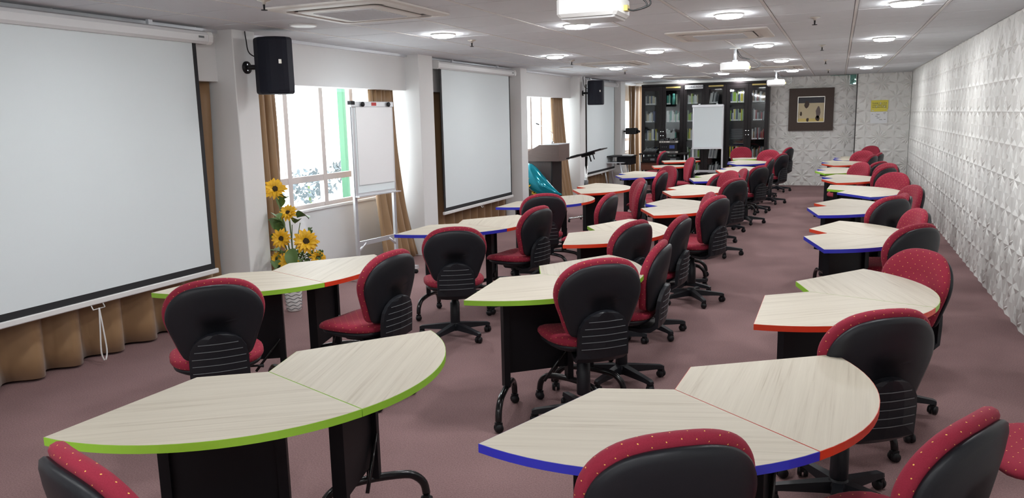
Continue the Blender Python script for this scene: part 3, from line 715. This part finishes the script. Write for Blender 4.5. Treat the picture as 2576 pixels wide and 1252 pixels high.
gear('media_player', 'black player with blue and white labels in the gear stack', 'audio gear', -3.78, 19.08, .887, .40, .32, .19, 'black', 'gear stack')
gear('amplifier', 'silver-fronted amplifier on top of the gear stack', 'amplifier', -3.78, 19.08, 1.078, .46, .32, .055, 'silver', 'gear stack')
for k in range(4): gear('receiver_box', 'small black receiver box on top of the silver amplifier', 'audio gear', -3.95+k*.11, 19.06, 1.134, .09, .14, .04+.02*(k % 2), 'black', 'small receivers')
gear('tape_deck', 'black deck with silver strip on the lower shelf of the audio desk', 'audio gear', -4.24, 19.06, .621, .34, .3, .12, 'black', 'decks under the audio desk')
gear('tape_deck', 'black wide deck on the lower shelf of the audio desk under the gear stack', 'audio gear', -3.76, 19.06, .621, .46, .3, .12, 'black', 'decks under the audio desk')
mxr = thing('mixing_console', 'black mixing console with rows of knobs on the audio desk', 'mixer', (-4.24, 19.05, .831))
obj('case', B().rings([[(x, y, z) for y, z in ((-.17, 0), (.17, 0), (.17, .09), (-.17, .035))] for x in (-.17, .17)]), 'black', mxr)
kb = B()
for i in range(9):
    for j in range(5): y = -.13+j*.065; kb.cyl((-.14+i*.035, y, .04+(y+.17)*.155), (-.14+i*.035, y, .062+(y+.17)*.155), .008, n=6)
o = obj('knobs', kb, 'plastic_rib', mxr); o['kind'] = 'stuff'
sd = thing('side_desk', 'low black two-tier desk on slanted grey legs in the window corner', 'desk', (-4.78, 18.05, 0))
obj('top', B().bbox(-.36, .36, -.3, .3, .80, .825, .006), 'black', sd); obj('keyboard_tier', B().bbox(-.36, .20, -.32, .2, .66, .68, .004), 'alu', sd); obj('drawer', B().box(.0, .34, -.2, .28, .62, .79), 'panel_black', sd)
for s in (-1, 1): obj('leg', B().tube([(-.30+.1*(s > 0)*4, -.28, .66), (-.18+.1*(s > 0)*4, -.28, 0)], .02, 8), 'alu', sd); obj('leg', B().tube([(-.30+.1*(s > 0)*4, .25, .80), (-.18+.1*(s > 0)*4, .25, 0)], .02, 8), 'alu', sd)
tag(obj('paper_stack', B().bbox(-.12, .12, -.1, .1, 0, .02, .004), 'paper', None, (-4.56, 18.05, .826)), 'white paper lying on the corner desk', 'paper')
bm_ = thing('black_monitor_arm', 'black boxy device on a wall arm by the corner window', 'device', (-4.80, 19.0, 1.30))
obj('body', B().bbox(-.05, .22, -.10, .10, 0, .15, .015), 'black', bm_); obj('nose', B().tube([(.22, 0, .07), (.30, 0, .06)], [.05, .02], 8), 'black', bm_); obj('arm', B().tube([(-.04, 0, .07), (-.119, 0, .07)], .02, 8), 'black', bm_)

# ------------------------------------------------------------------ things on the rear wall
pc = thing('framed_picture', 'square framed abstract picture with wide dark wood frame on the patterned wall', 'picture', (-.62, YB-.02, 1.80))
f = B(); q = .495; r_ = .30
for a in ((-q, q, r_, q), (-q, q, -q, -r_), (-q, -r_, -r_, r_), (r_, q, -r_, r_)): f.box(a[0], a[1], -.055, 0, a[2], a[3])
obj('frame', f, 'frame_wood', pc)
f = B()
for a in ((-r_, r_, r_-.014, r_), (-r_, r_, -r_, -r_+.014), (-r_, -r_+.014, -r_, r_), (r_-.014, r_, -r_, r_)): f.box(a[0], a[1], -.062, -.01, a[2], a[3])
obj('inner_frame', f, 'silver', pc)
obj('canvas', B().box(-r_+.014, r_-.014, -.02, -.012, -r_+.014, r_-.014), 'art_cream', pc)
art = obj('dark_sky_band', B().box(-r_+.014, r_-.014, -.022, -.02, .15, r_-.014), 'ink', pc); obj('ochre_ground', B().box(-r_+.014, r_-.014, -.022, -.02, -r_+.014, -.21), 'gold', pc)
for (cx, cz, rx, rz_, m_) in ((-.10, .12, .055, .10, 'frame_wood'), (-.22, -.10, .025, .055, 'frame_wood'), (.16, -.08, .055, .15, 'lectern'), (-.07, -.24, .03, .05, 'frame_wood'), (.15, -.21, .05, .07, 'frame_wood'), (.0, -.15, .05, .05, 'art_cream')):
    rr = random.Random(int(cx*100+cz*1000)); b = B(); pts = [(cx+rx*cos(a)*rr.uniform(.75, 1.1), cz+rz_*sin(a)*rr.uniform(.75, 1.1)) for a in [2*pi*k/11 for k in range(11)]]
    b.rings([[(x, y, z) for x, z in pts] for y in (-.0245, -.02)]); obj('paint_blot', b, m_, pc)
ys_ = tag(obj('yellow_notice', B().box(-.175, .175, -.003, 0, -.125, .125), 'yellow_sign', None, (.83, YP-.02, 1.845)), 'yellow paper notice about plain water on the patterned wall', 'notice')
text('lettering', 'THANK YOU FOR\nONLY BRINGING\nIN PLAIN WATER', .038, 'ink', ys_, (0, -.004, .012), (pi/2, 0, 0))
wn = tag(obj('white_notice', B().box(-.175, .175, -.003, 0, -.13, .13), 'paper', None, (.83, YP-.02, 1.585)), 'white printed paper pinned below the yellow notice', 'notice')
nb = B()
for (x, z, w_) in ((.11, .10, .05), (-.14, .075, .02), (-.02, .07, .06), (-.05, .03, .05), (-.02, -.01, .05), (.04, -.05, .06), (.12, -.045, .04)): nb.box(x-w_/2, x+w_/2, -.0045, -.003, z-.004, z+.004)
obj('printed_lines', nb, 'ink', wn)
sw = thing('light_switch', 'white double light switch on the patterned wall beside the picture', 'switch', (.12, YB-.02, 1.50)); obj('plate', B().bbox(-.06, .06, -.012, 0, -.045, .045, .004), 'white_plastic', sw); obj('rocker', B().box(-.03, -.005, -.016, -.012, -.02, .02).box(.005, .03, -.016, -.012, -.02, .02), 'white_plastic', sw)
gb = thing('glass_projection_bracket', 'clear glass strip and bracket under the ceiling at the boxed-out wall', 'glass bracket', (.25, YP-.06, 2.34)); obj('glass_plate', B().box(-.06, .07, 0, .012, 0, .21), 'glass_teal', gb); obj('edge_strip', B().box(-.066, -.058, -.002, .014, 0, .215).box(-.066, -.02, -.002, .014, -.004, .006), 'alu', gb); obj('glass_shelf', B().box(-.48, .07, -.02, .05, .206, .214), 'glass_teal', gb)

# ------------------------------------------------------------------ wedge desks
DZ, RO, RI, HA = .785, .851, .230, RD(35.75)
KS = .98                                                  # desk and chair layout scale
UC = .56                                                  # root sits below the middle of the top
def outline(o=0):
    P = []
    ro, ri = RO+o, RI
    a = HA
    d = o                                                  # offset of the straight sides
    def pt(r, t): return (r*cos(t), r*sin(t))
    P.append((ri*cos(a)-o, -ri*sin(a)-o*.3)); n = 18
    for k in range(n+1):
        t = -a+2*a*k/n; P.append(((ro)*cos(t), (ro)*sin(t)+(-d if k == 0 else d if k == n else 0)))
    P.append((ri*cos(a)-o, ri*sin(a)+o*.3))
    return [(x-UC, y) for x, y in P]
TOPM = {}
def desk_proto(color):
    t = thing('wedge_desk', 'x', 'desk', (0, 0, 0))
    obj('desktop', B().prism(outline(-.0016), DZ-.027, DZ), 'wood_top', t)
    po, pi_ = outline(0), outline(-.0016); n = len(po); b = B()
    vs = [(x, y, z) for z in (DZ-.028, DZ-.0006) for x, y in po]+[(x, y, z) for z in (DZ-.028, DZ-.0006) for x, y in pi_]
    fs = []
    for i in range(n):
        j = (i+1) % n
        fs += [(i, j, n+j, n+i), (2*n+i, 3*n+i, 3*n+j, 2*n+j), (n+i, n+j, 3*n+j, 3*n+i), (i, 2*n+i, 2*n+j, j)]
    b.add(vs, fs); eb = obj('edge_band', b, 'edge_'+color, t); eb['label'] = color+' edge band'
    LU = .48-UC
    obj('support_rail', B().box(LU-.10, LU+.02, -.24, .24, DZ-.065, DZ-.0285), 'panel_black', t)
    obj('modesty_panel', B().box(LU-.012, LU+.006, -.185, .185, .27, .715), 'panel_black', t)
    for s in (-1, 1):
        c = V((LU, s*.20, 0)); d = V((cos(s*.52), sin(s*.52), 0))
        leg = obj('leg', B().box(LU-.028, LU+.028, s*.20-.018, s*.20+.018, .19, DZ-.0285), 'panel_black', t)
        pth = [c-d*.235+V((0, 0, .065)), c-d*.225+V((0, 0, .115)), c-d*.19+V((0, 0, .155)), c-d*.14+V((0, 0, .175)), c+V((0, 0, .185)), c+d*.14+V((0, 0, .175)), c+d*.19+V((0, 0, .155)), c+d*.225+V((0, 0, .115)), c+d*.235+V((0, 0, .065))]
        obj('foot_tube', B().tube(smooth(pth, 3), .019, 10), 'metal_black', leg)
        for e in (-1, 1):
            q_ = c+d*.235*e; obj('caster', caster_b().tf(M.Translation((q_.x, q_.y, 0))), 'black', leg)
        if s > 0: obj('brace', B().tube([(LU+.024, s*.19, .40), (LU+.024, s*.03, .20)], .009, 6), 'metal_black', leg)
    index(t); return t
def caster_b():
    b = B()
    for s in (-1, 1): b.cyl((s*.006, 0, .027), (s*.024, 0, .027), .027, .022, 12)
    b.cyl((0, .0, .03), (0, 0, .068), .009, n=8); b.box(-.012, .012, -.02, .02, .03, .058)
    return b
PAIRS = {  # apex x, y, mean direction, near colour, far colour (None: missing)
 'L': [(-2.300, 2.470, -20.8, 'green', 'green'), (-3.733, 4.226, -20.8, 'green', 'red'), (-3.562, 6.697, -19.1, 'blue', 'red'), (-3.537, 8.828, -18.3, 'blue', 'red'),
       (-3.46, 10.368, 10.0, 'red', 'red'), (-3.527, 12.914, 7.0, 'blue', 'blue'), (-3.449, 15.495, -1.4, 'red', None), (-3.60, 17.15, -1.4, 'red', None)],
 'M': [(-.696, 2.854, -37.7, 'blue', 'red'), (-1.950, 4.610, -13.2, 'green', 'green'), (-2.171, 6.514, -4.0, 'red', 'green'), (-2.026, 8.393, 6.5, 'red', 'blue'),
       (-2.187, 10.337, 3.6, 'red', 'red'), (-2.19, 12.49, -2.5, 'blue', 'green'), (-2.047, 14.397, -4.0, 'red', 'blue'), (-2.14, 16.38, 5.6, 'blue', 'blue'), (-2.2, 18.2, -10, 'green', None)],
 'R': [(-.335, 4.585, -18.2, 'red', 'green'), (-.282, 6.802, -3.6, 'blue', 'red'), (-.313, 8.816, -7.3, 'blue', 'red'), (-.116, 10.494, 15.6, 'blue', 'green'),
       (-.275, 12.495, .4, 'red', 'blue'), (-.396, 14.238, -3.6, 'green', 'blue'), (-.35, 16.228, 1.2, 'red', 'blue'), (-.14, 17.85, -2, 'blue', 'blue')]}
ROWN = {'L': 'screen-side row', 'M': 'middle row', 'R': 'patterned-wall row'}
ORD = ['last', 'second', 'third', 'fourth', 'fifth', 'sixth', 'seventh', 'eighth', 'ninth']
PROTO = {c: desk_proto(c) for c in ('green', 'red', 'blue')}; used = set(); DESKS = []
for row, L_ in PAIRS.items():
    for i, (ax, ay, th, cn, cf) in enumerate(L_):
        on = ORD[len(L_)-1-i]; on = 'pair nearest back wall' if on == 'last' else on+' pair from back wall'
        for far, c in ((0, cn), (1, cf)):
            if not c: continue
            a = RD(th+(35.80 if far else -35.80))
            loc = (KS*ax+(UC+.001)*cos(a), KS*ay+(UC+.001)*sin(a), 0)
            half = 'rear half' if far else 'front half'
            lab = '%s-edged wedge desk, %s of %s, %s' % (c, half, on, ROWN[row])
            if not cf: lab = '%s-edged wedge desk standing alone, %s, %s' % (c, on.replace('pair', 'place'), ROWN[row])
            if c not in used: o = PROTO[c]; o.location = loc; o.rotation_euler = (0, 0, a); o['label'] = lab; used.add(c)
            else: o = dup(PROTO[c], loc, a, lab)
            o['group'] = 'wedge desks set in pairs'
            DESKS.append((V(loc), c, on, ROWN[row], far, bool(cf), a))

# ------------------------------------------------------------------ swivel chairs
def superell(a, b, n, cnt, cy=0, k=1.0):
    out = []
    for i in range(cnt):
        t = 2*pi*i/cnt; c, s = cos(t), sin(t)
        out.append((a*math.copysign(abs(c)**(2/n), c)*k, cy+b*math.copysign(abs(s)**(2/n), s)*k))
    return out
def back_outline(o=0, cnt=44):
    half = [(0, -.002), (.10, 0), (.155, .012), (.178, .045), (.202, .11), (.228, .18), (.238, .235), (.228, .29), (.198, .34), (.145, .38), (.075, .400), (0, .405)]
    sm_ = smooth([(x, 0, s) for x, s in half], 3)
    P = [(p.x, p.z) for p in sm_]; full = P+[(-x, s) for x, s in reversed(P[1:-1])]
    c = .21
    return [(x*(1+o/.24), c+(s-c)*(1+o/.20)) for x, s in full]
BZ = .532
def bp(x, s, d):                                          # back surface point: x across, s up, d forward
    z = BZ+s; y = -.215-.19*(s)+.75*x*x+d
    return (x, y, z+.19*d*.5)
def ring_uv(rs, iu, iv, k0):                              # flat inside ring k0, unrolled outwards beyond it
    uv = [None]*len(rs); c0 = (0, sum(p[iv] for p in rs[k0])/len(rs[k0]))
    for i in range(k0, len(rs)): uv[i] = [(p[iu], p[iv]) for p in rs[i]]
    for i in range(k0-1, -1, -1):
        uv[i] = []
        for j, p in enumerate(rs[i]):
            q = uv[i+1][j]; d = V((q[0]-c0[0], q[1]-c0[1])); L_ = (V(p)-V(rs[i+1][j])).length; d = d.normalized()*L_; uv[i].append((q[0]+d.x, q[1]+d.y))
    return [u for r in uv for u in r]
def chair_proto():
    t = thing('swivel_chair', 'x', 'chair', (0, 0, 0))
    st = B().lathe([(.03, .055), (.045, .06), (.05, .105), (.036, .13), (.03, .135)], 14)
    for k in range(5):
        a = 2*pi*k/5+.3; m = M.Rotation(a, 4, 'Z'); arm = B()
        arm.rings([[(x, -w_, z0), (x, w_, z0), (x, w_*.8, z1), (x, -w_*.8, z1)] for x, w_, z0, z1 in ((.025, .030, .065, .120), (.10, .027, .066, .112), (.24, .021, .064, .094), (.285, .021, .062, .088), (.302, .016, .062, .080))]).tf(m)
        st.add(arm.v, arm.f)
    base = obj('star_base', st, 'plastic_black', t)
    cm = caster_b().mesh('caster', 'black')
    for k in range(5):
        a = 2*pi*k/5+.3; link('caster', cm, base, (.285*cos(a), .285*sin(a), 0), (0, 0, a+.9*k))
    obj('gas_column', B().lathe([(.038, .125), (.040, .13), (.038, .31), (.027, .315), (.026, .42)], 16), 'plastic_black', t)
    obj('mechanism', B().bbox(-.08, .08, -.14, .10, .385, .435, .012), 'plastic_black', t)
    obj('lever', B().tube([(.08, -.02, .41), (.20, -.03, .405), (.235, -.03, .40)], [.006, .006, .010], 8), 'black', t)
    pan = B(); pan.rings([[(x, y, z) for x, y in superell(a_, b_, 2.8, 32, cy)] for a_, b_, cy, z in ((.12, .12, 0, .425), (.19, .18, .0, .435), (.225, .215, .01, .455), (.23, .22, .01, .472))], smooth=True)
    obj('seat_pan', pan, 'plastic_black', t)
    cu = B(); rs = []
    for k_, z in ((.90, .466), (.985, .470), (1.02, .482), (1.02, .500), (.97, .513), (.88, .520), (.6, .518), (.3, .514), (.05, .512)):
        r = []
        for x, y in superell(.238, .232, 2.7, 36, .015, k_):
            fr_ = max(0, (y-.08)/.16); r.append((x, y, z-.030*min(1, fr_*fr_)*(1 if z > .48 else .4)+.010*(x/.23)**2))
        rs.append(r)
    cu.rings(rs, smooth=True); cu.uv = ring_uv(rs, 0, 1, 5); obj('seat_cushion', cu, 'fabric', t)
    sh = B(); sh.rings([[bp(x, s, d) for x, s in back_outline(o)] for o, d in ((-.20, -.034), (-.12, -.036), (-.06, -.034), (-.02, -.030), (.0, -.022), (.004, -.010), (.0, .0), (-.06, .002), (-.2, .002))], smooth=True)
    obj('back_shell', sh, 'plastic_black', t)
    bc = B(); rs = [[bp(x, s+.012, d) for x, s in back_outline(o)] for o, d in ((-.03, .002), (.002, .003), (.013, .012), (.016, .028), (.010, .044), (-.012, .055), (-.05, .060), (-.11, .058), (-.20, .050))]
    bc.rings(rs, smooth=True); bc.uv = ring_uv(rs, 0, 2, 6); obj('back_cushion', bc, 'fabric', t)
    spn = B(); rs = []
    pth = [(-.06, .40, .10), (-.15, .395, .125), (-.215, .405, .143), (-.258, .435, .147), (-.272, .49, .147), (-.276, .55, .146), (-.281, .60, .138), (-.287, .64, .115), (-.291, .665, .085), (-.294, .682, .045), (-.295, .688, .012)]
    for i, (y, z, hw) in enumerate(pth):
        a, b_ = pth[max(i-1, 0)], pth[min(i+1, len(pth)-1)]; d = V((0, b_[0]-a[0], b_[1]-a[1])).normalized(); nrm = V((0, d.z, -d.y)); cur = .55 if i > 3 else 0
        rs.append([(x, y+nrm.y*o+cur*x*x, z+nrm.z*o) for x, o in ((-hw, .010), (-hw*.5, .010), (0, .010), (hw*.5, .010), (hw, .010), (hw, -.014), (hw*.5, -.022), (0, -.024), (-hw*.5, -.022), (-hw, -.014))])
    spn.rings(rs, smooth=False); sp_ = obj('back_spine', spn, 'plastic_black', t)
    for k in range(5):
        z = .478+k*.038; hw = .132 if z < .58 else .118 if z < .61 else .098
        y = -.272-.022-(z-.49)*.11-.002
        b = B()
        b.rings([[(x, y+.55*x*x+.006*abs(x)/.13-o, z+zz) for x in [hw*(-1+2*j/8) for j in range(9)]] for o, zz in ((0, 0), (.002, .0), (.002, .0032), (0, .0032))], cap=False, closed=False)
        obj('rib_line', b, 'plastic_rib', sp_)
    index(t); return t
ch0 = chair_proto(); TOPH, TOPB = .965, .298
CHAIRS = [(-1.735, 1.215, 72, 0), (-2.95, 3.02, 136, 0), (-2.48, 4.08, 174, 0), (-2.72, 5.33, 121, -.035), (-2.44, 6.55, 168, 0), (-2.85, 7.72, 122, -.008), (-2.13, 7.84, 177, 0), (-2.26, 9.79, 209, 0), (-2.13, 9.25, 197, 0), (-2.27, 11.17, 177, 0), (-2.39, 12.24, 226, 0), (-2.46, 14.67, 203, 0), (-3.52, 17.31, 175, 0), (-.33, 1.88, 124, -.018), (.41, 2.32, 150, -.034), (.24, 3.38, 124, -.008), (.54, 5.17, 217, -.038), (-1.12, 3.95, 131, .035), (-.99, 4.96, 181, -.015), (-1.34, 5.69, 160, .013), (-1.08, 6.17, 175, 0), (-.96, 7.30, 160, .045), (-1.11, 7.93, 196, .015), (-1.10, 9.91, 151, 0), (-1.32, 11.25, 218, 0), (-1.255, 12.3, 198, -.04), (-1.09, 13.0, 150, -.045), (-1.06, 14.72, 176, -.012), (-.94, 16.05, 154, 0), (-.96, 18.6, 161, .01), (-2.05, 18.95, 256, .01), (-1.32, 17.56, 250, .003), (-1.49, 11.5, 151, -.055), (.58, 6.03, 137, 0), (.69, 7.20, 195, -.023), (.51, 7.63, 138, .034), (.66, 8.33, 185, -.006), (.81, 9.21, 200, 0), (.74, 11.17, 226, -.006), (.69, 12.02, 144, .016), (.76, 13.01, 217, 0), (.67, 13.49, 141, -.004), (.40, 13.36, 215, -.009), (.64, 15.50, 162, 0), (.51, 16.99, 237, .003), (.78, 16.21, 166, .001), (.73, 19.0, 226, .015), (1.13, 3.32, 192, 0)]
FACE = lambda f: 'facing back wall' if f < 135 else 'angled toward bookcase' if f < 165 else 'facing screens' if f < 200 else 'angled from bookcase' if f < 220 else 'facing from bookcase'
labs = {}; first = True
for x, y, fa, dz in CHAIRS:
    a = RD(fa); x, y, dz = x*KS, y*KS, dz+.013; loc = V((x+TOPB*cos(a), y+TOPB*sin(a), 0))
    dk = min(DESKS, key=lambda d: (d[0]-loc).length)
    if loc.x > .8 and loc.y < 4: lab = 'crimson swivel chair with dotted seat, left apart by the patterned side wall'
    elif dk[5]: lab = 'crimson chair at %s-edged %s, %s, %s' % (dk[1], 'rear half' if dk[4] else 'front half', dk[2], dk[3])
    else: lab = 'crimson dotted chair at lone %s-edged desk, %s' % (dk[1], dk[3])
    rz = a-pi/2
    if first: o = ch0; first = False
    else: o = dup(ch0, loc, rz, lab)
    o.location = loc; o.rotation_euler = (0, 0, rz); o['label'] = lab; o['group'] = 'crimson swivel chairs'
    labs.setdefault(lab, []).append((o, fa))
    if dz:
        for c in o.children:
            if not c.name.startswith('star_base'): c.location.z = dz
for lab, os_ in labs.items():
    if len(os_) > 1:
        for o, fa in os_: o['label'] = lab+', '+FACE(fa)
